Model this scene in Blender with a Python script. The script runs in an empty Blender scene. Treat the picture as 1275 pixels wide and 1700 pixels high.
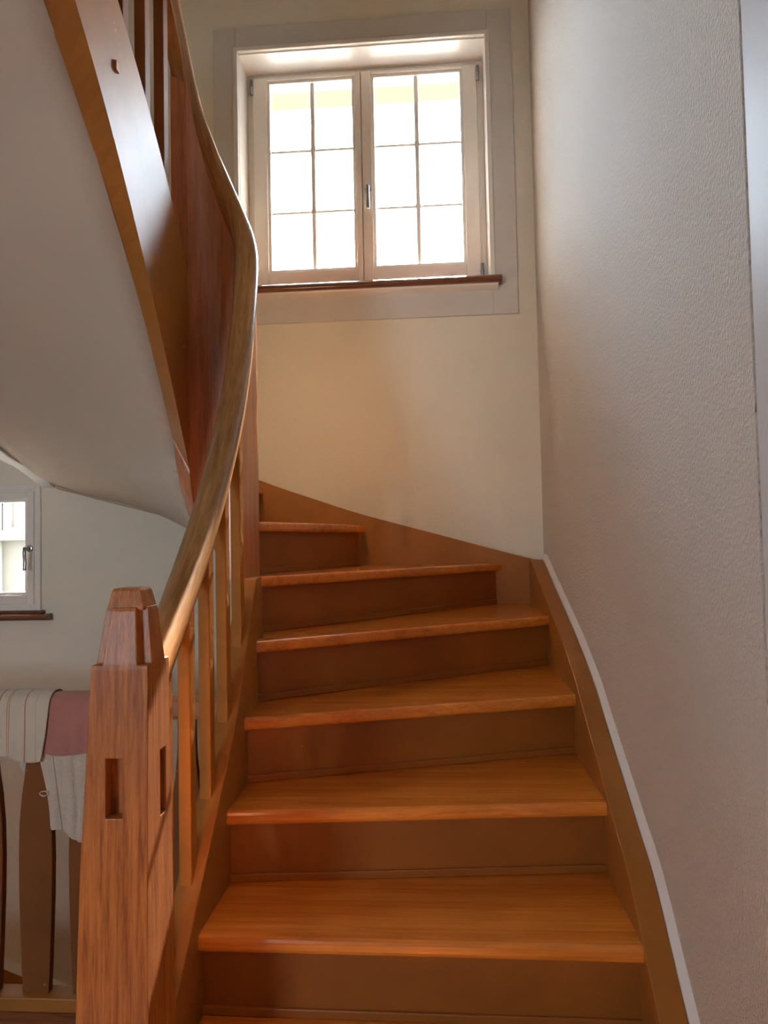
import bpy, bmesh, math, random
from mathutils import Vector, Matrix
random.seed(7)
S = bpy.context.scene
COL = S.collection

# ------------------------------------------------------------------ camera
EYE = Vector((0, 0, 1.36))
PITCH, YAW, ROLL = math.radians(2.339), math.radians(4.298), math.radians(-1.157)
fw = Vector((-math.sin(YAW)*math.cos(PITCH), math.cos(YAW)*math.cos(PITCH), math.sin(PITCH)))
r0 = Vector((math.cos(YAW), math.sin(YAW), 0)); u0 = r0.cross(fw)
rr = r0*math.cos(ROLL) + u0*math.sin(ROLL)
uu = u0*math.cos(ROLL) - r0*math.sin(ROLL)
cd = bpy.data.cameras.new('camera'); cam = bpy.data.objects.new('camera', cd); COL.objects.link(cam)
cd.sensor_fit = 'HORIZONTAL'; cd.sensor_width = 36.0; cd.lens = 1238.95/1275*36.0
cd.clip_start = 0.02; cd.clip_end = 200
M = Matrix((rr, uu, -fw)).transposed().to_4x4(); M.translation = EYE
cam.matrix_world = M
S.camera = cam

# ------------------------------------------------------------------ world, sun, exposure
SKY = 5.0
SUN = 68.0
w = bpy.data.worlds.new('sky'); S.world = w; w.use_nodes = True
bg = w.node_tree.nodes['Background']
bg.inputs[0].default_value = (0.69, 0.845, 1.0, 1); bg.inputs[1].default_value = SKY
sl = bpy.data.lights.new('sun', 'SUN'); sl.energy = SUN; sl.angle = math.radians(0.6); sl.color = (1.0, 0.90, 0.74)
so = bpy.data.objects.new('sun', sl); COL.objects.link(so)
sd = Vector((0.010, 1.0, 0.95)).normalized()          # towards the sun
so.rotation_euler = sd.to_track_quat('Z', 'Y').to_euler(); so.location = (0, 12, 12)
S.view_settings.view_transform = 'Standard'
S.view_settings.look = 'None'
S.view_settings.gamma = 1.0
S.view_settings.use_curve_mapping = False
S.view_settings.exposure = 3.0
S.cycles.diffuse_bounces = 8
def portal(name, loc, rot, sx, sy):                    # sampling guides in the window openings (emit nothing)
    l = bpy.data.lights.new(name, 'AREA'); l.shape = 'RECTANGLE'; l.size = sx; l.size_y = sy
    l.cycles.is_portal = True
    o = bpy.data.objects.new(name, l); COL.objects.link(o); o.location = loc; o.rotation_euler = rot
portal('window_portal', (-0.32, 3.68, 3.12), (-math.pi/2, 0, 0), 1.14, 1.14)
portal('window_portal', (-2.2, 3.68, 1.37), (-math.pi/2, 0, 0), 0.7, 0.66)
portal('window_portal', (-2.2, -2.32, 1.6), (math.pi/2, 0, 0), 0.9, 0.9)

# ------------------------------------------------------------------ materials
def mat(name):
    m = bpy.data.materials.new(name); m.use_nodes = True
    nt = m.node_tree; b = nt.nodes['Principled BSDF']
    return m, nt, b
def N(nt, t, **kw):
    n = nt.nodes.new(t)
    for k, v in kw.items(): setattr(n, k, v)
    return n
def ramp(nt, stops):
    n = N(nt, 'ShaderNodeValToRGB'); e = n.color_ramp.elements
    e[0].position, e[0].color = stops[0][0], (*stops[0][1], 1)
    e[1].position, e[1].color = stops[-1][0], (*stops[-1][1], 1)
    for p, c in stops[1:-1]:
        x = e.new(p); x.color = (*c, 1)
    return n
def coords(nt, scale=(1, 1, 1), rot=(0, 0, 0)):
    t = N(nt, 'ShaderNodeTexCoord'); mp = N(nt, 'ShaderNodeMapping')
    mp.inputs['Scale'].default_value = scale; mp.inputs['Rotation'].default_value = rot
    nt.links.new(t.outputs['Object'], mp.inputs[0]); return mp
def noise(nt, vec, scale, detail=4, rough=.55, dist=0):
    n = N(nt, 'ShaderNodeTexNoise'); n.inputs['Scale'].default_value = scale
    n.inputs['Detail'].default_value = detail; n.inputs['Roughness'].default_value = rough
    n.inputs['Distortion'].default_value = dist
    nt.links.new(vec.outputs[0], n.inputs['Vector']); return n
def bump(nt, b, h, strength, dist=.01):
    n = N(nt, 'ShaderNodeBump'); n.inputs['Strength'].default_value = strength; n.inputs['Distance'].default_value = dist
    nt.links.new(h, n.inputs['Height']); nt.links.new(n.outputs[0], b.inputs['Normal']); return n

def plaster(name, col, scale, strength, dist=.004, stretch=(1, 1, 1), rough=.85):
    m, nt, b = mat(name)
    c = coords(nt, stretch)
    n = noise(nt, c, scale, 3, .55)
    n2 = noise(nt, coords(nt), 1.3, 2)
    rp = ramp(nt, [(.3, tuple(x*.96 for x in col)), (.7, col)])
    nt.links.new(n2.outputs[0], rp.inputs[0]); nt.links.new(rp.outputs[0], b.inputs['Base Color'])
    b.inputs['Roughness'].default_value = rough; b.inputs['Specular IOR Level'].default_value = .3
    r2 = ramp(nt, [(.36, (0, 0, 0)), (.62, (1, 1, 1))]); nt.links.new(n.outputs[0], r2.inputs[0])
    bump(nt, b, r2.outputs[0], strength, dist)
    return m
def plain(name, col, rough=.4, metal=0, spec=.5, bumpiness=0, coat=0):
    m, nt, b = mat(name)
    n = noise(nt, coords(nt), 6, 3)
    rp = ramp(nt, [(.25, tuple(x*.94 for x in col)), (.75, col)])
    nt.links.new(n.outputs[0], rp.inputs[0]); nt.links.new(rp.outputs[0], b.inputs['Base Color'])
    b.inputs['Roughness'].default_value = rough; b.inputs['Metallic'].default_value = metal
    b.inputs['Specular IOR Level'].default_value = spec; b.inputs['Coat Weight'].default_value = coat
    if bumpiness:
        n3 = noise(nt, coords(nt), 60, 3); bump(nt, b, n3.outputs[0], bumpiness, .002)
    return m
def paint(name, col, rough=.3, chips=True, coat=0.7, spec=.5):
    m, nt, b = mat(name); b.inputs['Specular IOR Level'].default_value = spec
    c = coords(nt, (1, 1, 1)); n = noise(nt, c, 5, 5, .6)
    rp = ramp(nt, [(.25, tuple(x*.82 for x in col)), (.55, col), (.8, tuple(min(1, x*1.12) for x in col))])
    nt.links.new(n.outputs[0], rp.inputs[0])
    out = rp.outputs[0]
    if chips:
        n4 = noise(nt, coords(nt), 55, 2, .5); r4 = ramp(nt, [(.765, (0, 0, 0)), (.79, (1, 1, 1))])
        nt.links.new(n4.outputs[0], r4.inputs[0])
        mx = N(nt, 'ShaderNodeMix', data_type='RGBA'); nt.links.new(r4.outputs[0], mx.inputs[0])
        nt.links.new(out, mx.inputs[6]); mx.inputs[7].default_value = (col[0]*2.2, col[1]*2.4, col[2]*3, 1); out = mx.outputs[2]
    nt.links.new(out, b.inputs['Base Color'])
    b.inputs['Roughness'].default_value = rough; b.inputs['Coat Weight'].default_value = coat; b.inputs['Coat Roughness'].default_value = .12
    n3 = noise(nt, coords(nt, (1, 1, 1)), 22, 4); bump(nt, b, n3.outputs[0], .12, .004)
    return m
def wood_uv(m, scale):
    nt = m.node_tree
    for mp in [n for n in nt.nodes if n.type == 'MAPPING' and tuple(n.inputs['Scale'].default_value) != (1, 1, 1)]:
        uv = N(nt, 'ShaderNodeUVMap', uv_map='along'); nt.links.new(uv.outputs[0], mp.inputs[0]); mp.inputs['Scale'].default_value = scale; mp.inputs['Rotation'].default_value = (0, 0, 0)
def wood(name, dark, mid, light, stretch, rot=(0, 0, 0), rough=.28, coat=.35, fine=1.0, bmp=.12, lo=.50):
    m, nt, b = mat(name)
    c = coords(nt, stretch, rot)
    n = noise(nt, c, 1.0*fine, 6, .62, .6)
    n2 = noise(nt, c, 5.0*fine, 3, .6)
    ad = N(nt, 'ShaderNodeMath', operation='MULTIPLY_ADD'); nt.links.new(n2.outputs[0], ad.inputs[0])
    ad.inputs[1].default_value = .45; nt.links.new(n.outputs[0], ad.inputs[2])
    rp = ramp(nt, [(lo, dark), (.70, mid), (1.4-lo, light)])
    nt.links.new(ad.outputs[0], rp.inputs[0])
    big = noise(nt, coords(nt), 3.0, 2); rb = ramp(nt, [(.3, (.82, .80, .78)), (.7, (1.05, 1.05, 1.05))]); nt.links.new(big.outputs[0], rb.inputs[0])
    mx = N(nt, 'ShaderNodeMix', data_type='RGBA', blend_type='MULTIPLY'); mx.inputs[0].default_value = 1
    nt.links.new(rp.outputs[0], mx.inputs[6]); nt.links.new(rb.outputs[0], mx.inputs[7])
    nt.links.new(mx.outputs[2], b.inputs['Base Color'])
    b.inputs['Roughness'].default_value = rough; b.inputs['Coat Weight'].default_value = coat; b.inputs['Coat Roughness'].default_value = .15
    bump(nt, b, n2.outputs[0], bmp, .002)
    return m

MAT = {}
MAT['wall'] = plaster('wall_plaster', (.82, .765, .635), 150, .28, .003)
MAT['wall_rough'] = plaster('rough_wall_plaster', (.72, .655, .57), 170, .80, .004, (1, 1, .7))
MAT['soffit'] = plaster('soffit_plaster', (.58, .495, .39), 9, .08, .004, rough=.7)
MAT['casing'] = plain('casing_paint', (.67, .635, .58), .45)
MAT['white'] = plain('white_lacquer', (.84, .80, .73), .3)
MAT['door'] = plain('white_door_paint', (.62, .62, .62), .46, spec=.08, bumpiness=.06, coat=0)
MAT['caulk'] = plain('white_trim_paint', (.82, .83, .82), .35)
MAT['brown'] = paint('ochre_brown_paint', (.38, .142, .022), .46, coat=0, spec=.42)
MAT['riser'] = paint('riser_brown_paint', (.32, .100, .011), .45, coat=0)
MAT['tread'] = wood('varnished_tread_oak', (.46, .130, .014), (.66, .210, .024), (.78, .300, .044), (1.4, 30, 30), rough=.26, coat=.4, lo=.36, fine=1.3, bmp=.05)
MAT['oak'] = wood('newel_oak', (.24, .066, .010), (.43, .132, .021), (.57, .205, .042), (110, 110, 5), rough=.42, coat=.05, bmp=.45, lo=.52)
MAT['oak_dark'] = wood('dark_oak_panel', (.30, .098, .042), (.48, .180, .080), (.60, .25, .115), (30, 30, 2.0), rough=.33, coat=.3)
MAT['oak_bounce'] = wood('bounce_oak_back', (.27, .19, .12), (.40, .29, .19), (.50, .37, .25), (30, 30, 2.0), rough=.5, coat=0)  # panel's back faces, coloured paler to bounce sunlight onto the wall
MAT['rail'] = wood('handrail_oak', (.20, .078, .020), (.34, .155, .046), (.46, .235, .085), (34, 3, 30), (math.radians(-42), 0, 0), rough=.3, coat=.3)
wood_uv(MAT['rail'], (5, 90, 1))
MAT['sill'] = wood('sill_wood', (.10, .025, .01), (.17, .05, .018), (.24, .08, .03), (2, 30, 30), rough=.3)
MAT['floor'] = wood('dark_floor_wood', (.20, .060, .020), (.30, .100, .036), (.40, .14, .055), (2, 30, 30), rough=.25, coat=.4)
MAT['baluster'] = paint('ochre_baluster_paint', (.42, .160, .026), .6, coat=0, spec=.15)
MAT['splat'] = paint('baluster_brown_paint', (.22, .075, .018), .6, coat=0, spec=.2)
MAT['steel'] = plain('brushed_steel', (.42, .43, .44), .28, 1.0)
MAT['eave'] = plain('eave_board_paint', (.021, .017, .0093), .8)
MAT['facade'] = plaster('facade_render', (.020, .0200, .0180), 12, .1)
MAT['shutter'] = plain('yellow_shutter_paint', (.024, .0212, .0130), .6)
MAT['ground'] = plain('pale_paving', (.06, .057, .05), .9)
MAT['dark_gap'] = plain('dark_pane', (.013, .0125, .011), .5)
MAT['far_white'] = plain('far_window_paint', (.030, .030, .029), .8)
m, nt, b = mat('window_glass'); MAT['glass'] = m
tr = N(nt, 'ShaderNodeBsdfTransparent'); gl = N(nt, 'ShaderNodeBsdfGlossy'); gl.inputs['Roughness'].default_value = .02
lw = N(nt, 'ShaderNodeFresnel'); lw.inputs[0].default_value = 1.45; mx = N(nt, 'ShaderNodeMixShader')
nt.links.new(lw.outputs[0], mx.inputs[0]); nt.links.new(tr.outputs[0], mx.inputs[1]); nt.links.new(gl.outputs[0], mx.inputs[2])
nt.links.new(mx.outputs[0], nt.nodes['Material Output'].inputs[0])

# ------------------------------------------------------------------ mesh helpers
def thing(name, label, cat, loc=(0, 0, 0), group=None, kind=None):
    o = bpy.data.objects.new(name, None); COL.objects.link(o); o.location = loc
    o.empty_display_size = .05
    o['label'] = label; o['category'] = cat
    if group: o['group'] = group
    if kind: o['kind'] = kind
    return o
def tag(o, label, cat, group=None, kind=None):
    o['label'] = label; o['category'] = cat
    if group: o['group'] = group
    if kind: o['kind'] = kind
    return o
def world_loc(o):
    v = Vector((0, 0, 0))
    while o is not None:
        v += o.location; o = o.parent
    return v
def obj(name, bm, material, parent=None, smooth=False, bevel=0, seg=2, angle=35):
    """meshes are written in room coordinates; the origin goes to the middle of the piece"""
    bmesh.ops.recalc_face_normals(bm, faces=bm.faces)
    c = Vector((0, 0, 0))
    for v in bm.verts: c += v.co
    c /= max(1, len(bm.verts))
    me = bpy.data.meshes.new(name); bm.to_mesh(me); bm.free()
    me.transform(Matrix.Translation(-c))
    me.materials.append(MAT[material])
    o = bpy.data.objects.new(name, me); COL.objects.link(o)
    if parent:
        o.parent = parent; o.location = c - world_loc(parent)
    else:
        o.location = c
    if smooth:
        for p in me.polygons: p.use_smooth = True
    if bevel:
        bv = o.modifiers.new('bevel', 'BEVEL'); bv.width = bevel; bv.segments = seg; bv.limit_method = 'ANGLE'; bv.angle_limit = math.radians(angle)
        bv.harden_normals = False
    return o
def box(bm, x0, x1, y0, y1, z0, z1):
    v = [bm.verts.new(p) for p in ((x0, y0, z0), (x1, y0, z0), (x1, y1, z0), (x0, y1, z0), (x0, y0, z1), (x1, y0, z1), (x1, y1, z1), (x0, y1, z1))]
    for f in ((3, 2, 1, 0), (4, 5, 6, 7), (0, 1, 5, 4), (1, 2, 6, 5), (2, 3, 7, 6), (3, 0, 4, 7)): bm.faces.new([v[i] for i in f])
def B(*a):
    bm = bmesh.new(); box(bm, *a); return bm
def loft(sections, caps=True, bm=None, closed=True):
    bm = bm or bmesh.new()
    rows = [[bm.verts.new(p) for p in s] for s in sections]; n = len(rows[0])
    for a, c in zip(rows, rows[1:]):
        for i in range(n if closed else n-1):
            j = (i+1) % n; bm.faces.new((a[i], a[j], c[j], c[i]))
    if caps and closed:
        bm.faces.new(rows[0][::-1]); bm.faces.new(rows[-1])
    return bm
def prism(poly, z0, z1):
    return loft([[(x, y, z0) for x, y in poly], [(x, y, z1) for x, y in poly]])
def lerp_table(t, x):
    if x <= t[0][0]: return t[0][1]
    for (a, b_), (c, d) in zip(t, t[1:]):
        if x <= c: return b_ + (d-b_)*(x-a)/(c-a)
    return t[-1][1]
def catmull(P, n=8):
    P = [Vector(p) for p in P]; Q = [P[0]*2-P[1]] + P + [P[-1]*2-P[-2]]; out = []
    for i in range(1, len(Q)-2):
        a, b_, c, d = Q[i-1:i+3]
        for k in range(n):
            t = k/n
            out.append(.5*((2*b_) + (c-a)*t + (2*a-5*b_+4*c-d)*t*t + (3*b_-a-3*c+d)*t**3))
    out.append(P[-1]); return out
def sweep(path, profile):
    """profile (side, up) across a path; the side vector stays level"""
    secs = []; last = None
    for i, p in enumerate(path):
        t = (path[min(i+1, len(path)-1)] - path[max(i-1, 0)]).normalized()
        side = t.cross(Vector((0, 0, 1)))
        if side.length < .05 and last: side = last
        side.normalize(); last = side; up = side.cross(t)
        secs.append([p + side*a + up*b_ for a, b_ in profile])
    return loft(secs)
def tube(a, b_, r, n=10):
    a, b_ = Vector(a), Vector(b_); t = (b_-a).normalized(); s = t.orthogonal().normalized(); q = t.cross(s)
    ring = [(math.cos(k*2*math.pi/n), math.sin(k*2*math.pi/n)) for k in range(n)]
    return loft([[p + s*(r*c) + q*(r*d) for c, d in ring] for p in (a, b_)])
def wall_holes(axis, w0, w1, u0_, u1_, v0, v1, holes):
    """slab with rectangular openings; axis 'y': u=x, v=z ; axis 'x': u=y, v=z"""
    us = sorted({u0_, u1_} | {h[0] for h in holes} | {h[1] for h in holes}); vs = sorted({v0, v1} | {h[2] for h in holes} | {h[3] for h in holes})
    solid = lambda i, j: 0 <= i < len(us)-1 and 0 <= j < len(vs)-1 and not any(h[0]-1e-6 <= us[i] and us[i+1] <= h[1]+1e-6 and h[2]-1e-6 <= vs[j] and vs[j+1] <= h[3]+1e-6 for h in holes)
    bm = bmesh.new(); cache = {}
    def V(w_, u, v):
        k = (round(w_, 5), round(u, 5), round(v, 5))
        if k not in cache: cache[k] = bm.verts.new((u, w_, v) if axis == 'y' else (w_, u, v))
        return cache[k]
    for i in range(len(us)-1):
        for j in range(len(vs)-1):
            if not solid(i, j): continue
            a, c, d, e = us[i], us[i+1], vs[j], vs[j+1]
            for w_ in (w0, w1): bm.faces.new((V(w_, a, d), V(w_, c, d), V(w_, c, e), V(w_, a, e)))
            if not solid(i-1, j): bm.faces.new((V(w0, a, d), V(w1, a, d), V(w1, a, e), V(w0, a, e)))
            if not solid(i+1, j): bm.faces.new((V(w0, c, d), V(w1, c, d), V(w1, c, e), V(w0, c, e)))
            if not solid(i, j-1): bm.faces.new((V(w0, a, d), V(w1, a, d), V(w1, c, d), V(w0, c, d)))
            if not solid(i, j+1): bm.faces.new((V(w0, a, e), V(w1, a, e), V(w1, c, e), V(w0, c, e)))
    return bm

# ------------------------------------------------------------------ room shell
YB = 3.374           # back wall face
XR = .456            # right wall face
H1 = (-.90, .256, 2.50, 3.677)       # main window opening
H2 = (-2.51, -1.885, 1.04, 1.645)    # small window opening
tag(obj('wall_back', wall_holes('y', YB, 3.70, -4.4, .75, -2.9, 5.4, [H1, H2]), 'wall'), 'cream plaster wall behind the stairs holding both windows', 'wall', kind='structure')
tag(obj('wall_right', wall_holes('x', XR, .75, -2.3, YB, -2.9, 5.4, [(.12, 1.108, 0, 2.40)]), 'wall_rough'), 'rough textured plaster wall along the right of the stairs', 'wall', kind='structure')
tag(obj('wall_left', B(-4.6, -4.4, -2.3, 3.70, -2.9, 5.4), 'wall'), 'plaster wall far left beyond the landing', 'wall', kind='structure')
tag(obj('wall_front', wall_holes('y', -2.5, -2.3, -4.6, .75, -2.9, 5.4, [(-2.60, -1.72, 1.1, 2.0)]), 'wall'), 'plaster wall of the landing behind the viewer', 'wall', kind='structure')
tag(obj('ceiling', B(-4.6, .75, -2.5, 3.70, 5.4, 5.5), 'wall'), 'plain white ceiling above the stairwell', 'ceiling', kind='structure')
fl = thing('floor', 'dark red brown wooden boards of the landing floor', 'floor', (-1.9, 0, 0), kind='structure')
obj('subfloor', B(-4.4, XR, -2.3, 2.235, -.25, -.012), 'floor', fl)
y = -2.3; k = 0
while y < 2.23:
    y1 = min(y+.14, 2.235)
    obj('floor_board', B(-4.4, XR if y1 < 1.0 else -.56, y+.0015, y1-.0015, -.012, 0), 'floor', fl); y = y1
tag(obj('ceiling_landing', B(-4.4, XR, -2.3, .1, 2.46, 2.70), 'wall'), 'underside of the upper landing behind the viewer', 'ceiling', kind='structure')

# ------------------------------------------------------------------ main window
def lever_handle(par, x, y, z, drop=.11, s=1):
    h = obj('handle', tube((x, y, z), (x, y-.010, z), .016, 16), 'steel', par, True, .002)
    bm = tube((x, y-.006, z), (x, y-.045, z), .008, 10)
    P = catmull([(x, y-.043, z+.005), (x, y-.048, z-.02), (x, y-.044, z-.06), (x, y-.046, z-drop)], 5)
    prof = [(.0085*math.cos(a), .0055*math.sin(a)) for a in [k*math.pi/5 for k in range(10)]]
    secs = [[p + Vector((a, b_, 0)) for a, b_ in prof] for p in P]
    loft(secs, bm=bm)
    obj('lever', bm, 'steel', h, True)
    return h
w1 = thing('window_1', 'white two-sash casement window with twelve panes above the stair turn', 'window', (-.32, 3.5, 2.54), kind='structure')
# flat casing on the wall, four boards
cf = YB-.014
co = (-1.018, .374, 2.38, 3.795); ci = (-.909, .262, 2.53, 3.685)
for nm, a in (('casing_board', (co[0], ci[0], cf, YB, co[2], co[3])), ('casing_board', (ci[1], co[1], cf, YB, co[2], co[3])),
              ('casing_board', (ci[0], ci[1], cf, YB, ci[3], co[3])), ('casing_board', (ci[0], ci[1], cf, YB, co[2], ci[2]))):
    obj(nm, B(*a), 'casing', w1, bevel=.002)
for a in ((ci[0]-.012, ci[0]+.010, cf-.010, cf+.02, ci[2], ci[3]+.012), (ci[1]-.010, ci[1]+.012, cf-.010, cf+.02, ci[2], ci[3]+.012), (ci[0]+.010, ci[1]-.010, cf-.010, cf+.02, ci[3]-.010, ci[3]+.012)):
    obj('casing_bead', B(*a), 'white', w1, bevel=.004)
for a in ((-.905, -.897, YB-.005, 3.56, 2.54, 3.68), (.2525, .2605, YB-.005, 3.56, 2.54, 3.68), (-.897, .2525, YB-.005, 3.56, 3.668, 3.68)):
    obj('reveal_lining', B(*a), 'white', w1)
# sill with rounded nose
pr = [(3.56, 2.513), (3.56, 2.550), (3.336, 2.550), (3.322, 2.548), (3.310, 2.541), (3.303, 2.532), (3.301, 2.524), (3.304, 2.517), (3.312, 2.513)]
sill = obj('window_sill', loft([[(x, a, c) for a, c in pr] for x in (-.955, .300)]), 'sill', w1, bevel=.002)
obj('sill_moulding', loft([[(x, a, c) for a, c in ((YB-.013, 2.515), (3.325, 2.515), (3.33, 2.505), (3.345, 2.497), (YB-.013, 2.490))] for x in (-.94, .285)]), 'white', w1)
obj('outer_sill', B(-.898, .254, 3.605, 3.80, 2.502, 2.54), 'sill', w1, bevel=.003)  # unseen dark ledge, added to cut sun bounce onto the reveal
FY = 3.53
def frame(par, name, x0, x1, z0, z1, wl, wr, wb, wt, y0, y1, material='white', bevel=.003):
    """four rails joined into one frame"""
    bm = bmesh.new()
    box(bm, x0, x0+wl, y0, y1, z0, z1); box(bm, x1-wr, x1, y0, y1, z0, z1)
    box(bm, x0+wl, x1-wr, y0, y1, z0, z0+wb); box(bm, x0+wl, x1-wr, y0, y1, z1-wt, z1)
    return obj(name, bm, material, par, bevel=bevel)
frame(w1, 'window_frame', -.897, .2525, 2.543, 3.668, .034, .036, .03, .03, FY, FY+.07)
def sash(par, x0, x1, z0, z1, gx0, gx1, gz0, gz1, mx_, mzs, yf):
    s = frame(par, 'sash', x0, x1, z0, z1, gx0-.014-x0, x1-gx1-.014, gz0-.014-z0, z1-gz1-.014, yf, yf+.055)
    frame(s, 'glazing_bead', gx0-.014, gx1+.014, gz0-.014, gz1+.014, .014, .014, .014, .014, yf+.010, yf+.05, bevel=.002)
    yg = yf+.03
    if mx_ is not None:
        obj('muntin', B(mx_-.011, mx_+.011, yg-.012, yg+.012, gz0, gz1), 'white', s, bevel=.008, seg=3)
        for z in mzs:
            obj('muntin', B(gx0, mx_-.010, yg-.009, yg+.009, z-.006, z+.006), 'white', s, bevel=.005, seg=3)
            obj('muntin', B(mx_+.010, gx1, yg-.009, yg+.009, z-.006, z+.006), 'white', s, bevel=.005, seg=3)
            obj('muntin_cross', B(mx_-.013, mx_+.013, yg-.014, yg+.014, z-.012, z+.012), 'white', s, bevel=.004)
    xs = [gx0, gx1] if mx_ is None else [gx0, mx_-.010, mx_+.010, gx1]
    zs = [gz0] + [q for z in mzs for q in (z-.006, z+.006)] + [gz1]
    for i in range(0, len(xs), 2):
        for j in range(0, len(zs), 2):
            obj('pane', B(xs[i], xs[i+1], yg-.002, yg+.002, zs[j], zs[j+1]), 'glass', s)
    return s
MZ = (2.973, 3.279)
sa = sash(w1, -.866, -.3385, 2.572, 3.645, -.785, -.381, 2.69, 3.615, -.577, MZ, FY-.018)
sb = sash(w1, -.3355, .222, 2.572, 3.645, -.274, .141, 2.69, 3.615, -.070, MZ, FY-.018)
obj('astragal', B(-.360, -.315, FY+.037, FY+.052, 2.575, 3.64), 'white', w1, bevel=.002)
lever_handle(sb, -.308, FY-.018, 3.055)
for x, s_ in ((-.872, sa), (.226, sb)):
    for z in (2.635, 3.595):
        hg = obj('hinge', tube((x, FY-.022, z-.035), (x, FY-.022, z+.035), .008, 12), 'steel', w1, True)
        obj('hinge_cap', tube((x, FY-.022, z-.004), (x, FY-.022, z+.004), .0092, 12), 'steel', hg, True)

# ------------------------------------------------------------------ small window, lower left
w2 = thing('window_2', 'small white casement window low on the left under the soffit', 'window', (-2.2, 3.37, 1.04), kind='structure')
frame(w2, 'casing_board', -2.55, -1.868, 1.062, 1.668, .035, .022, .03, .025, YB-.012, YB+.05)
frame(w2, 'window_frame', -2.515, -1.888, 1.09, 1.645, .03, .03, .02, .02, YB-.004, YB+.06)
s2 = sash(w2, -2.49, -1.90, 1.105, 1.632, -2.44, -1.948, 1.162, 1.585, None, (), YB-.012)
lever_handle(s2, -1.918, YB-.012, 1.365, .10)
obj('window_sill', loft([[(x, a, c) for a, c in ((YB+.05, 1.032), (YB+.05, 1.062), (3.33, 1.062), (3.318, 1.055), (3.315, 1.045), (3.32, 1.036), (3.335, 1.032))] for x in (-2.62, -1.815)]), 'sill', w2, bevel=.002)
obj('sill_board', B(-2.58, -1.85, 3.335, YB+.06, 1.0625, 1.078), 'sill', w2, bevel=.003)
w3 = thing('fill_window', 'white framed fill light window added behind the viewer', 'window', (-2.2, -2.4, 1.1), kind='structure')  # unseen window, added to let fill light in from behind the camera
s3 = frame(w3, 'window_frame', -2.60, -1.72, 1.1, 2.0, .06, .06, .06, .06, -2.44, -2.36)
obj('mullion', B(-2.18, -2.12, -2.43, -2.37, 1.16, 1.94), 'white', w3)
obj('pane', B(-2.54, -2.18, -2.402, -2.398, 1.16, 1.94), 'glass', w3); obj('pane', B(-2.12, -1.78, -2.402, -2.398, 1.16, 1.94), 'glass', w3)

# ------------------------------------------------------------------ door at the right edge
d1 = thing('door_1', 'glossy white painted door panel at the right edge', 'door', (.5, .6, 0), kind='structure')
obj('door_leaf', B(.4575, .500, .17, 1.106, .005, 2.35), 'door', d1, bevel=.003)
frame_bm = bmesh.new(); box(frame_bm, .516, .58, 1.060, 1.108, 0, 2.40); box(frame_bm, .466, .58, .12, .17, 0, 2.40); box(frame_bm, .466, .58, .17, 1.108, 2.352, 2.40)
obj('door_frame', frame_bm, 'door', d1, bevel=.003)
lever = obj('door_handle', tube((.475, .25, 1.02), (.43, .25, 1.02), .011, 12), 'steel', d1, True)
obj('lever', tube((.434, .25, 1.02), (.434, .37, 1.02), .009, 12), 'steel', lever, True)

# ------------------------------------------------------------------ staircase
RISE = .18
zt = lambda k: .54 + RISE*(k-1)
XS, XL, YS = .386, -.529, 3.334       # faces of the right, left and back strings
st = thing('staircase', 'winding wooden staircase with varnished oak treads and brown painted risers', 'staircase', (-.1, 1.3, 0))
CX, CY, RO, RI = -.716, 2.34, .137, .084
def arc(deg, r, z=None):
    a = math.radians(deg); p = (CX + r*math.cos(a), CY + r*math.sin(a))
    return p if z is None else (*p, z)
# nosing lines: inner end, outer end
NOSE = {-1: ((-.50, 1.055), (XS, 1.045)), 0: ((XL, 1.325), (XS, 1.305)), 1: ((XL, 1.570), (XS, 1.561)), 2: ((XL, 1.789), (XS, 1.868)), 3: ((XL, 1.973), (XS, 2.255)), 4: ((-.542, 2.147), (XS, 2.767)),
        5: ((-.570, 2.323), (.266, YS)), 6: ((-.611, 2.490), (-.337, YS)), 7: (arc(90, .140), (-.80, YS)), 8: (arc(118, .140), (-1.25, YS)), 9: (arc(148, .140), (-1.80, 3.30)),
        10: ((-.857, 2.34), (-1.80, 2.85)), 11: ((-.857, 2.20), (-1.80, 2.45)), 12: ((-.857, 2.0), (-1.80, 2.12)), 13: ((-.857, 1.82), (-1.80, 1.85)), 14: ((-.857, 1.5), (-1.80, 1.5))}
def push(k, d, ext=.0):
    """nosing line k moved back by d and stretched by ext at both ends"""
    a, b_ = (Vector(p) for p in NOSE[k]); t = (b_-a).normalized(); n = Vector((-t.y, t.x))
    return a + n*d - t*ext, b_ + n*d + t*ext
TH, OV = .034, .034
def clampx(p, k):
    x, y = p
    if k <= 4: x = max(min(x, XS+.01), -.60)
    y = min(y, YS+.01)
    return (x, y)
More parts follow.
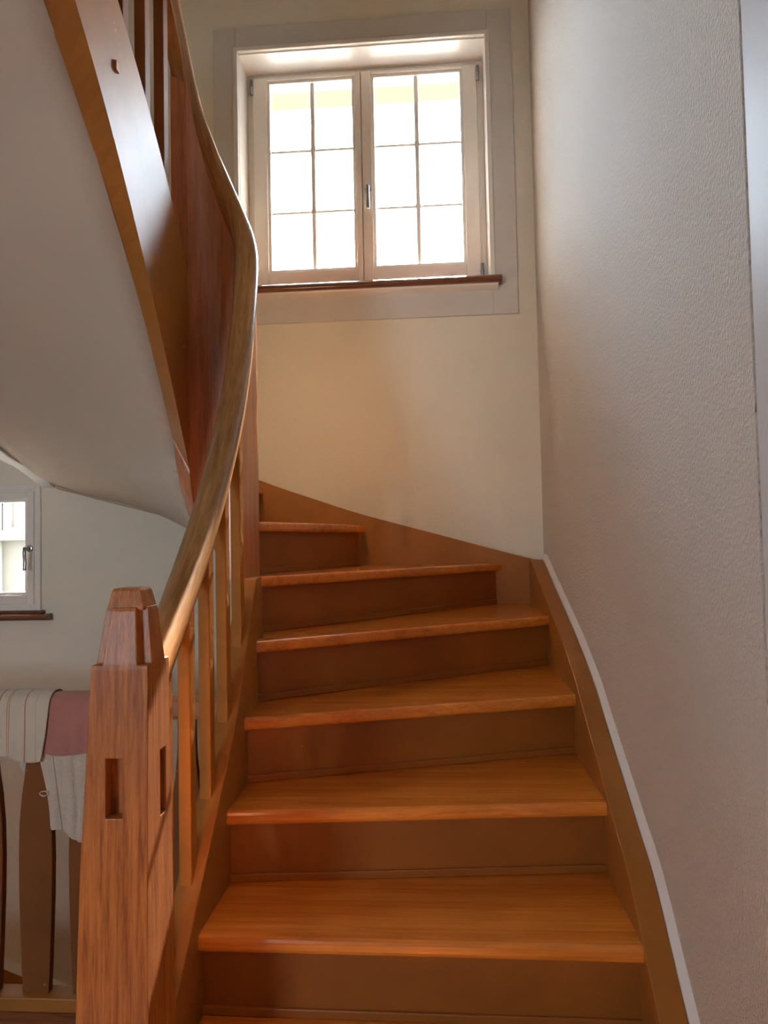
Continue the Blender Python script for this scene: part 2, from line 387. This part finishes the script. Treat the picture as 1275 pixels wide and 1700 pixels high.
for k in range(-1, 14):
    e = .010 if k < 7 else 0
    a, b_ = push(k, 0, e); c, d = push(k+1, OV+.015, .034 if 1 <= k <= 3 else e)
    poly = [a, b_]
    if k == 4: poly.append(Vector((XS+.01, YS+.01)))
    if k == 8: poly.append(Vector((-1.80, YS+.01)))
    poly += [d, c]
    poly = [clampx(p, k) for p in poly]
    # rounded nose: three layers, the front edge pulled in at top and bottom
    t = (Vector(poly[1])-Vector(poly[0])).normalized(); n = Vector((-t.y, t.x)); z = zt(k)
    secs = []
    for dz, inn in ((-TH, .006), (-TH+.004, .0015), (-TH+.010, 0), (-.010, 0), (-.004, .002), (0, .008)):
        q = [(Vector(p) + (n*inn if i < 2 else n*0)) for i, p in enumerate(poly)]
        secs.append([(p[0], p[1], z+dz) for p in q])
    obj('tread', loft(secs), 'tread', st)
    # riser under tread k
    er = .034 if 2 <= k <= 4 else .012
    a, b_ = push(k, OV, er); c, d = push(k, OV+.016, er)
    pl = [clampx(p, k) for p in (a, b_, d, c)]
    if k == -1: z0 = 0
    else: z0 = zt(k-1)
    ri = obj('riser', prism(pl, z0, z-TH), 'riser', st)
    # thin strip nailed along the foot of the riser
    a, b_ = push(k, OV-.007, er-.004); c, d = push(k, OV+.002, er-.004)
    pl = [clampx(p, k) for p in (a, b_, d, c)]
    obj('riser_strip', prism(pl, z0, z0+.020), 'riser', ri, bevel=.003)
# inner (left) string of the lower flight
LT = [(1.30, .360), (1.428, .473), (1.566, .602), (1.682, .716), (1.823, .848), (1.992, 1.044), (2.10, 1.195), (2.165, 1.262), (2.36, 1.262)]
LX = [(1.2, XL), (1.90, XL), (2.147, -.540), (2.323, -.567), (2.40, -.578)]
secs = []
for i in range(41):
    y = 1.362 + (2.36-1.362)*i/40
    x = lerp_table(LX, y); z = lerp_table(LT, y); zb = max(.0, z-.52)
    secs.append([(x, y, zb), (x-.056, y, zb), (x-.056, y, z), (x, y, z)])
obj('stringer', loft(secs), 'brown', st, bevel=.003)
# right wall string
RT = [(.95, .02), (1.10, .15), (1.467, .455), (1.66, .622), (1.80, .697), (2.10, .855), (2.24, .930), (2.50, 1.030), (2.88, 1.150), (3.0, 1.185), (3.235, 1.262), (3.334, 1.275)]
RTs = catmull([(0, a, c) for a, c in RT], 5)
secs = []
for p in RTs:
    y, z = p.y, p.z; zb = max(0, z-.50)
    secs.append([(XS, y, zb), (.441, y, zb), (.441, y, z-.004), (XS, y, z)])
obj('stringer', loft(secs), 'brown', st, bevel=.003)
# back wall string
BT = [(.441, 1.268), (.365, 1.283), (.20, 1.330), (.049, 1.374), (-.339, 1.485), (-.57, 1.564), (-.818, 1.655), (-1.25, 1.84), (-1.85, 2.10)]
BTs = catmull([(a, 0, c) for a, c in BT], 4)
secs = []
for p in BTs:
    x, z = p.x, p.z; zb = z-.42 if x > -.5 else z-.28
    secs.append([(x, YS, zb), (x, YB-.002, zb), (x, YB-.002, z), (x, YS, z)])
obj('stringer', loft(secs), 'brown', st, bevel=.003)
# upper flight, well-side string
import numpy as np
UT = [(1.2, 3.24), (1.5, 3.02), (1.808, 2.764), (1.89, 2.72), (2.0, 2.635), (2.18, 2.45), (2.35, 2.24)]
UBI = [(1.2, 2.87), (1.606, 2.605), (1.743, 2.440), (2.003, 2.105), (2.21, 1.840), (2.357, 1.572), (2.397, 1.505)]
UBO = [(1.2, 2.82), (1.55, 2.575), (1.686, 2.480), (1.861, 2.293), (2.094, 2.045), (2.25, 1.845), (2.357, 1.690), (2.40, 1.615)]
def smooth_table(t):
    q = catmull([(a, 0, c) for a, c in t], 5); return [(p.x, p.z) for p in q]
def poly_table(t, deg=3):
    c = np.polyfit([a for a, _ in t], [b_ for _, b_ in t], deg); return [(float(x), float(np.polyval(c, x))) for x in np.linspace(t[0][0], t[-1][0], 40)]
UTs, UBIs, UBOs = map(poly_table, (UT, UBI, UBO))
secs = []
for i in range(41):
    y = 1.2 + (2.345-1.2)*i/40
    z = lerp_table(UTs, y); zi = lerp_table(UBIs, y); zo = lerp_table(UBOs, y)
    secs.append([(-.80, y, zi), (-.855, y, zo), (-.855, y, z), (-.80, y, z)])
us = obj('stringer', loft(secs), 'brown', st)
obj('wooden_peg', B(-.803, -.793, 1.792, 1.814, 2.575, 2.600), 'oak_dark', us, bevel=.002)
obj('wooden_peg', B(-.8025, -.793, 2.283, 2.293, 1.985, 2.000), 'oak_dark', us, bevel=.002)
# upper flight, outer string (white underside)
OS = [(3.372, 1.645), (3.157, 1.715), (2.931, 1.770), (2.5, 1.97), (2.15, 2.17), (1.62, 2.49), (1.2, 2.72)]
secs = [[(-1.80, y, z), (-1.862, y, z+.004), (-1.862, y, z+.42), (-1.80, y, z+.42)] for y, z in smooth_table(OS[::-1])]
obj('outer_stringer', loft(secs), 'caulk', st, bevel=.003)
# plaster soffit: ruled between the inner and the outer edge
PAIR = [(arc(60, .12, 1.24), (-.50, YB, 1.325)), (arc(110, .125, 1.345), (-1.17, YB, 1.486)), (arc(145, .13, 1.455), (-1.485, YB, 1.569)), (arc(165, .133, 1.57), (-1.79, YB, 1.653)),
        ((-.853, 2.36, 1.685), (-1.80, 3.10, 1.728)), ((-.853, 2.094, 2.043), (-1.80, 2.65, 1.895)), ((-.853, 1.861, 2.298), (-1.80, 2.20, 2.14)), ((-.853, 1.686, 2.478), (-1.80, 1.90, 2.32)),
        ((-.853, 1.55, 2.573), (-1.80, 1.66, 2.465)), ((-.853, 1.2, 2.803), (-1.80, 1.2, 2.72))]
ia = catmull([p[0] for p in PAIR], 6); oa = catmull([p[1] for p in PAIR], 6)
rows = []
for a, c in zip(ia, oa):
    row = []
    for j in range(13):
        t = j/12; p = a.lerp(c, t); p.y = min(p.y, YB); row.append(p)
    rows.append(row)
bm = loft(rows, closed=False)
top = bmesh.ops.extrude_face_region(bm, geom=list(bm.faces))
for v in [g for g in top['geom'] if isinstance(g, bmesh.types.BMVert)]: v.co.z += .02
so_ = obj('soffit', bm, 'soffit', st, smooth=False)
for p in so_.data.polygons: p.use_smooth = abs(p.normal.z) > .2
# bead where the soffit meets the back wall
secs = []
for x, z in ((-.95, 1.425), (-1.17, 1.486), (-1.485, 1.569), (-1.79, 1.653)):
    secs.append([(x, YB, z-.012), (x, YB-.014, z-.004), (x, YB-.014, z+.01), (x, YB, z+.012)])
obj('soffit_bead', loft(secs), 'soffit', st)
# underside of the lower flight
bm = loft([[(-.55, 1.40, .0), (XS, 1.40, .0)], [(-.55, 1.60, .12), (XS, 1.60, .12)], [(-.55, 2.0, .52), (XS, 2.3, .45)], [(-.58, 2.34, .82), (XS, 2.9, .75)], [(-.60, 2.44, 1.0), (.1, YB, .95)], [arc(60, .12, 1.24), (-.50, YB, 1.325)]], closed=False)
top = bmesh.ops.extrude_face_region(bm, geom=list(bm.faces))
for v in [g for g in top['geom'] if isinstance(g, bmesh.types.BMVert)]: v.co.z += .015
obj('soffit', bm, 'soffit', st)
# white caulk strip between the right string and the wall
secs = []
for i, p in enumerate(RTs):
    y, z = p.y, p.z
    secs.append([(.4412, y, z-.05), (XR, y, z-.05), (XR, y, z+.022), (.4412, y, z+.001)])
tag(obj('trim_1', loft(secs), 'caulk'), 'thin white strip between the right stair string and the wall', 'trim', kind='structure')

# ------------------------------------------------------------------ stair balustrade
bl = thing('stair_railing', 'oak stair railing with square newel post, curved handrail and brown balusters', 'railing', (-.565, 1.31, 0))
RAIL = [(-.568, 1.345, 1.045), (-.569, 1.53, 1.190), (-.571, 1.77, 1.400), (-.578, 2.00, 1.645), (-.590, 2.17, 1.870), (-.600, 2.27, 2.055), (-.606, 2.34, 2.215),
        (*arc(25, .110), 2.32), (*arc(50, .110), 2.425), (*arc(90, .110), 2.59), (*arc(130, .110), 2.76), (*arc(155, .110), 2.87), (*arc(180, .110), 2.985), (-.828, 2.24, 3.10), (-.828, 2.05, 3.28), (-.828, 1.6, 3.66), (-.828, 1.2, 4.0)]
RP = catmull(RAIL, 8)
for _ in range(40):
    RP = [RP[0]] + [RP[i]*.5 + (RP[i-1]+RP[i+1])*.25 for i in range(1, len(RP)-1)] + [RP[-1]]
prof = [(-.018, -.030), (.018, -.030), (.020, -.018), (.026, -.012), (.0305, -.002), (.030, .010), (.025, .020), (.015, .027), (0, .030), (-.015, .027), (-.025, .020), (-.030, .010), (-.0305, -.002), (-.026, -.012), (-.020, -.018)]
prof = [(a*1.22, b_*1.12) for a, b_ in prof]
bm = sweep(RP, prof)
uvl = bm.loops.layers.uv.new('along'); npf = len(prof); dist = [0]
for a, c in zip(RP, RP[1:]): dist.append(dist[-1] + (c-a).length)
bm.verts.index_update()
for f_ in bm.faces:
    vs_ = [l.vert.index % npf for l in f_.loops]
    for l in f_.loops:
        k_ = l.vert.index % npf
        if max(vs_)-min(vs_) > 2 and k_ == 0 and len(f_.loops) == 4: k_ = npf
        l[uvl].uv = (dist[l.vert.index//npf], k_*.011)
hr = obj('handrail', bm, 'rail', bl, smooth=True)
md = hr.modifiers.new('edge', 'EDGE_SPLIT'); md.split_angle = math.radians(40)
# height of the rail underside along the path
def rail_under_y(y, upper):
    best = min((p for p in RP if (p.x < CX) == upper), key=lambda p: abs(p.y-y)); i = RP.index(best)
    q = RP[i+1] if i+1 < len(RP) else RP[i-1]
    t = (q-best); s = t.z/t.y if abs(t.y) > 1e-4 else 0
    sl_ = math.hypot(1, s)
    return best.z + s*(y-best.y) - .026*min(sl_, 2.2)
# curved panel that closes the turn between string and handrail
secs = []
PB = [(-40, 1.262), (0, 1.262), (60, 1.285), (110, 1.345), (145, 1.45), (165, 1.57), (180, 1.70)]
PBI = [(-40, 1.262), (0, 1.262), (60, 1.285), (110, 1.345), (145, 1.425), (165, 1.50), (180, 1.59)]
Rz = [(p.z, p) for p in RP]
def rail_at(angle):
    best = min((p for p in RP if p.y >= CY-.02), key=lambda p: abs(math.degrees(math.atan2(p.y-CY, p.x-CX))-angle)); return best.z
zarc = [(0, 2.215), (25, 2.32), (50, 2.425), (90, 2.59), (130, 2.76), (155, 2.87), (180, 2.985)]
for y in (2.165, 2.20, 2.24, 2.28, 2.31):
    f = (y-2.165)/(2.34-2.165); xo = -.581 + (-.579+.581)*f; xi = xo-.053
    zt_ = rail_under_y(y, False)+.012
    secs.append([(xi, y, 1.262), (xo, y, 1.262), (xo, y, zt_), (xi, y, zt_)])
for k in range(25):
    a = 180*k/24; zb = lerp_table(PB, a); zz = lerp_table(zarc, a) - .040
    pi_, po = arc(a, RI), arc(a, RO)
    secs.append([(*pi_, lerp_table(PBI, a)), (*po, zb), (*po, zz), (*pi_, zz)])
bm = loft(secs); bm.faces.ensure_lookup_table()
npan = (len(secs)-1)*4
outer_ids = [i_ for i_ in range(npan) if i_ % 4 == 1 and i_//4 >= 10]
pn = obj('curved_panel', bm, 'oak_dark', bl)
pn.data.materials.append(MAT['oak_bounce'])
for i_ in outer_ids: pn.data.polygons[i_].material_index = 1
# newel post
def ringsq(cx, cy, h, z, hy=None):
    hy = hy or h; return [(cx-h, cy-hy, z), (cx+h, cy-hy, z), (cx+h, cy+hy, z), (cx-h, cy+hy, z)]
bm = loft([ringsq(-.571, 1.309, .065, 0), ringsq(-.570, 1.309, .064, .5), ringsq(-.5655, 1.307, .0595, .8), ringsq(-.5565, 1.305, .0505, 1.150), ringsq(-.5560, 1.305, .0498, 1.160), ringsq(-.553, 1.304, .0385, 1.249), ringsq(-.553, 1.304, .0365, 1.256)])
nw = obj('newel_post', bm, 'oak', bl)
cut = []
for a in ((-.580, -.550, 1.20, 1.278, .900, 1.000), (-.535, -.45, 1.309, 1.336, .886, .999)):
    c = obj('cutter', B(*a), 'oak_dark'); cut.append(c)
    mo = nw.modifiers.new('slot', 'BOOLEAN'); mo.object = c; mo.operation = 'DIFFERENCE'; mo.solver = 'EXACT'
for sx_ in (-1, 1):
    for sy_ in (-1, 1):                                  # rebated corners of the tapered top
        q = []
        for z_, i_, cx_, cy_ in ((1.158, .0310, -.5560, 1.305), (1.256, .0218, -.553, 1.304), (1.30, .0176, -.5517, 1.3035)):
            q.append([(cx_+sx_*i_, cy_+sy_*i_, z_), (cx_+sx_*.09, cy_+sy_*i_, z_), (cx_+sx_*.09, cy_+sy_*.09, z_), (cx_+sx_*i_, cy_+sy_*.09, z_)])
        c = obj('cutter', loft(q), 'oak'); cut.append(c)
        mo = nw.modifiers.new('corner', 'BOOLEAN'); mo.object = c; mo.operation = 'DIFFERENCE'; mo.solver = 'EXACT'
bpy.context.view_layer.update()
dg = bpy.context.evaluated_depsgraph_get()
me = bpy.data.meshes.new_from_object(nw.evaluated_get(dg)); nw.modifiers.clear(); nw.data = me
while len(me.materials) > 1: me.materials.pop()
for c in cut: bpy.data.objects.remove(c)
bv = nw.modifiers.new('bevel', 'BEVEL'); bv.width = .003; bv.segments = 2; bv.limit_method = 'ANGLE'; bv.angle_limit = math.radians(40)
ncx, ncy = -.553, 1.304
obj('newel_cap', loft([ringsq(ncx, ncy, .0315, 1.2505), ringsq(ncx, ncy, .0315, 1.258), ringsq(ncx, ncy, .0262, 1.284), ringsq(ncx, ncy, .0235, 1.2885)]), 'oak', nw, bevel=.0015)
# balusters of the lower flight
for y in (1.455, 1.596, 1.737, 1.878, 2.020):
    x0, x1, y1 = -.578, -.550, y+.038
    z0a, z0b = lerp_table(LT, y)-.01, lerp_table(LT, y1)-.01; za, zb = rail_under_y(y, False)+.02, rail_under_y(y1, False)+.02
    obj('baluster', loft([[(x0, y, z0a), (x1, y, z0a), (x1, y1, z0b), (x0, y1, z0b)], [(x0, y, za), (x1, y, za), (x1, y1, zb), (x0, y1, zb)]]), 'baluster', bl, bevel=.003)
# balusters of the upper flight
for y in (2.175, 2.030, 1.880, 1.735, 1.59, 1.445):
    x0, x1, y1 = -.846, -.814, y+.040
    z0a, z0b = lerp_table(UTs, y)-.01, lerp_table(UTs, y1)-.01; za, zb = rail_under_y(y, True)+.02, rail_under_y(y1, True)+.02
    obj('baluster', loft([[(x0, y, z0a), (x1, y, z0a), (x1, y1, z0b), (x0, y1, z0b)], [(x0, y, za), (x1, y, za), (x1, y1, zb), (x0, y1, zb)]]), 'splat', bl, bevel=.003)

# ------------------------------------------------------------------ landing balustrade with splat balusters
lb = thing('landing_railing', 'low brown landing railing with flat bulging boards behind the newel post', 'railing', (-1.6, 2.2, 0))
rp = [(2.172, .850), (2.230, .850), (2.234, .862), (2.234, .900), (2.226, .910), (2.176, .910), (2.168, .900), (2.168, .862)]
obj('top_rail', loft([[(x, a, c) for a, c in rp] for x in (-3.0, -.600)]), 'oak_dark', lb)
obj('bottom_rail', B(-3.0, -.600, 2.165, 2.235, 0, .042), 'brown', lb, bevel=.004)
SW = [(.042, .040), (.10, .043), (.20, .047), (.32, .051), (.44, .0525), (.54, .050), (.62, .043), (.68, .034), (.74, .028), (.80, .026), (.850, .026)]
prof = [(h, z) for h, z in [(a[1], a[0]) for a in SW]]
bm = bmesh.new()
pts = [(-1.232+h, z) for h, z in prof] + [(-1.232-h, z) for h, z in reversed(prof)]
fr = [bm.verts.new((x, 2.188, z)) for x, z in pts]; bk = [bm.verts.new((x, 2.212, z)) for x, z in pts]
n = len(pts)
for i in range(len(prof)-1):
    a, c = i, n-1-i
    bm.faces.new((fr[a], fr[a+1], fr[c-1], fr[c])); bm.faces.new((bk[c], bk[c-1], bk[a+1], bk[a]))
for i in range(n): bm.faces.new((fr[i], bk[i], bk[(i+1) % n], fr[(i+1) % n]))
sp = obj('baluster', bm, 'splat', lb, bevel=.002)
for i in (3, 2, 1, -1, -2, -3, -4, -5, -6, -7, -8, -9, -10):
    c = sp.copy(); COL.objects.link(c); c.location.x += .155*i
obj('end_post', B(-3.07, -2.98, 2.155, 2.245, 0, 1.0), 'brown', lb, bevel=.004)

# ------------------------------------------------------------------ towels over the landing rail
def cloth_mat(name, base, fine, stripes=None, bumpy=.5, slant=0):
    m, nt, b = mat(name); c = coords(nt)
    n = noise(nt, c, 14, 4)
    rp_ = ramp(nt, [(.3, tuple(x*.9 for x in base)), (.7, base)]); nt.links.new(n.outputs[0], rp_.inputs[0]); out = rp_.outputs[0]
    sx = N(nt, 'ShaderNodeSeparateXYZ'); nt.links.new(c.outputs[0], sx.inputs[0])
    sh_ = N(nt, 'ShaderNodeMath', operation='MULTIPLY_ADD'); nt.links.new(sx.outputs[2], sh_.inputs[0]); sh_.inputs[1].default_value = slant; nt.links.new(sx.outputs[0], sh_.inputs[2])
    for pos, wd, colr in (stripes or ()):
        s_ = N(nt, 'ShaderNodeMath', operation='COMPARE'); nt.links.new(sh_.outputs[0], s_.inputs[0]); s_.inputs[1].default_value = pos; s_.inputs[2].default_value = wd
        mx_ = N(nt, 'ShaderNodeMix', data_type='RGBA'); nt.links.new(s_.outputs[0], mx_.inputs[0]); nt.links.new(out, mx_.inputs[6]); mx_.inputs[7].default_value = (*colr, 1); out = mx_.outputs[2]
    nt.links.new(out, b.inputs['Base Color']); b.inputs['Roughness'].default_value = .95; b.inputs['Specular IOR Level'].default_value = .1
    b.inputs['Sheen Weight'].default_value = .3
    n2 = N(nt, 'ShaderNodeTexVoronoi'); n2.inputs['Scale'].default_value = fine; nt.links.new(c.outputs[0], n2.inputs['Vector'])
    bump(nt, b, n2.outputs[0], bumpy, .003)
    MAT[name] = m
cloth_mat('striped_terry', (.68, .59, .47), 420, [(-.060, .0025, (.40, .20, .14)), (-.033, .0015, (.55, .30, .14)), (-.027, .0015, (.55, .30, .14)), (.022, .0018, (.46, .20, .14)), (.055, .0010, (.50, .44, .36))])
cloth_mat('pink_terry', (.50, .22, .18), 420)
cloth_mat('waffle_cotton', (.64, .54, .43), 160, [(-.030, .0018, (.34, .28, .24))], .9, slant=.13)
def towel(name, label, x0, x1, front, back, off, material, lean=0., flare=0., seed=1):
    """cloth folded over the rail: back hem, over the top, down to the front hem"""
    rnd = random.Random(seed); ph = [rnd.uniform(0, 6.28) for _ in range(4)]
    path = []
    for i in range(7): path.append((2.234+off, back + (.895-back)*i/6, -1))
    for i in range(1, 8):
        a = math.pi*i/8; path.append((2.201+(.033+off)*math.cos(a), .895+(.022+off)*math.sin(a), 0))
    nf = 14
    for i in range(nf+1): path.append((2.168-off, .895-(.895-front)*i/nf, 1))
    rows = []
    for yv, zv, sd_ in path:
        row = []; h = max(0, .895-zv)
        for j in range(19):
            u = j/18; x = x0+(x1-x0)*u
            wv = min(1, h*6)*(.006*math.sin(u*9+ph[0]+h*5) + .004*math.sin(u*17+ph[1]))
            xx = x + (lean*h if sd_ == 1 else 0) + flare*h*(u-.5) + .004*math.sin(h*20+ph[2])*min(1, h*5)
            zz = zv - (.012*math.sin(u*5+ph[3])*min(1, h*4)) - (.03*u*h/.2*(-1 if lean < 0 else 1)*.3)
            yy = yv + (-abs(wv)-.1*wv if sd_ == 1 else abs(wv))
            row.append((xx, yy, zz))
        rows.append(row)
    o = obj(name, loft(rows, closed=False), material, None, smooth=True)
    sm = o.modifiers.new('thickness', 'SOLIDIFY'); sm.thickness = .004; sm.offset = 1
    sb_ = o.modifiers.new('sub', 'SUBSURF'); sb_.levels = 1; sb_.render_levels = 2
    return o
towel('dish_towel', '', -1.228, -1.055, .522, .60, .003, 'waffle_cotton', lean=.08, flare=-.17, seed=3)
lp = [Vector((-1.186 + .012*math.cos(a), 2.150 + .002*math.sin(2*a), .640 + .007*math.sin(a))) for a in [k*2*math.pi/16 for k in range(16)]]
bm = loft([[p + Vector((.0018*math.cos(b_), .0018*math.sin(b_), .0018*math.sin(b_+.8))) for b_ in (0, 1.57, 3.14, 4.71)] for p in lp + [lp[0]]], caps=False)
obj('hanging_loop', bm, 'waffle_cotton', bpy.data.objects['dish_towel'], True)
tag(bpy.data.objects['dish_towel'], 'long beige waffle cloth with dark seam hanging beneath the pink towel', 'towel', 'towels on the landing railing')
t2 = towel('hand_towel', '', -1.205, -1.045, .757, .70, .010, 'pink_terry', seed=5)
tag(t2, 'dusty pink terry towel folded over the landing rail beside the newel post', 'towel', 'towels on the landing railing')
t3 = towel('striped_towel', '', -1.365, -1.168, .742, .66, .017, 'striped_terry', lean=.10, flare=-.45, seed=8)
tag(t3, 'cream towel with thin red stripes over the landing rail at the left edge', 'towel', 'towels on the landing railing')

# ------------------------------------------------------------------ stairs going down behind the landing railing
ls = thing('lower_staircase', 'dark stairs to the floor below behind the landing railing', 'staircase', (-2.2, 2.8, -1.1))
secs = [[(x, YS, z-.30), (x, YB-.002, z-.30), (x, YB-.002, z), (x, YS, z)] for x, z in ((-.56, -1.08), (-.9, -.955), (-1.733, -.650), (-2.045, -.537), (-2.6, -.33), (-3.5, 0), (-3.8, .1))]
obj('stringer', loft(secs), 'brown', ls, bevel=.003)
secs = [[(x, YS-.002, z), (x, YB, z), (x, YB, z+.016), (x, YS+.012, z+.010)] for x, z in ((-.56, -1.08), (-.9, -.955), (-1.733, -.650), (-2.045, -.537), (-2.6, -.33), (-3.5, 0), (-3.8, .1))]
obj('trim_strip', loft(secs), 'caulk', ls)
for k in range(7):
    x, z = -.80-.49*k, -1.08+.18*k
    obj('tread', B(x-.50, x, 2.25, YS, z-.035, z), 'floor', ls, bevel=.004)
    obj('riser', B(x-.055, x-.035, 2.25, YS, z-.18, z-.035), 'brown', ls)
tag(obj('floor_lower', B(-4.4, XR, 1.0, YB, -2.9, -2.75), 'floor'), 'dark floor at the foot of the lower stairs', 'floor', kind='structure')
tag(obj('wall_lower', B(-4.4, XR, 2.15, 2.235, -2.75, -.25), 'wall'), 'plaster wall of the stairwell below the landing edge', 'wall', kind='structure')

# ------------------------------------------------------------------ outside
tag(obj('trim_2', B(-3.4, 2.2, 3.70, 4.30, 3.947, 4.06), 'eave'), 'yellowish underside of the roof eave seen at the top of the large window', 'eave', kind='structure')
tag(obj('ground', B(-25, 25, 3.75, 40, -3.1, -3.0), 'ground'), 'pale paved ground outside the house', 'ground', kind='structure')
nb = thing('neighbour_building', 'pale building with yellow shutters seen through the small window', 'building', (-7, 9, -3))
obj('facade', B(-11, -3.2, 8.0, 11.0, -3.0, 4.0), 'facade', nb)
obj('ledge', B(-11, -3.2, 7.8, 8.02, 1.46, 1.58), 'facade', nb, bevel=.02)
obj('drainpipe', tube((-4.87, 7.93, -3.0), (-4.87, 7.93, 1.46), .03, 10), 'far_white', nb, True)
for xc in (-4.47, -7.0):
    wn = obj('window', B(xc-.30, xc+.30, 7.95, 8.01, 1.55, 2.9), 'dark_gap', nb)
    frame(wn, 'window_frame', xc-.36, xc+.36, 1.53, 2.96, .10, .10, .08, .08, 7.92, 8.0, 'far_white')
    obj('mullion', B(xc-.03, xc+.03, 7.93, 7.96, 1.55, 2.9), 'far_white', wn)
    for sgn in (-1, 1):
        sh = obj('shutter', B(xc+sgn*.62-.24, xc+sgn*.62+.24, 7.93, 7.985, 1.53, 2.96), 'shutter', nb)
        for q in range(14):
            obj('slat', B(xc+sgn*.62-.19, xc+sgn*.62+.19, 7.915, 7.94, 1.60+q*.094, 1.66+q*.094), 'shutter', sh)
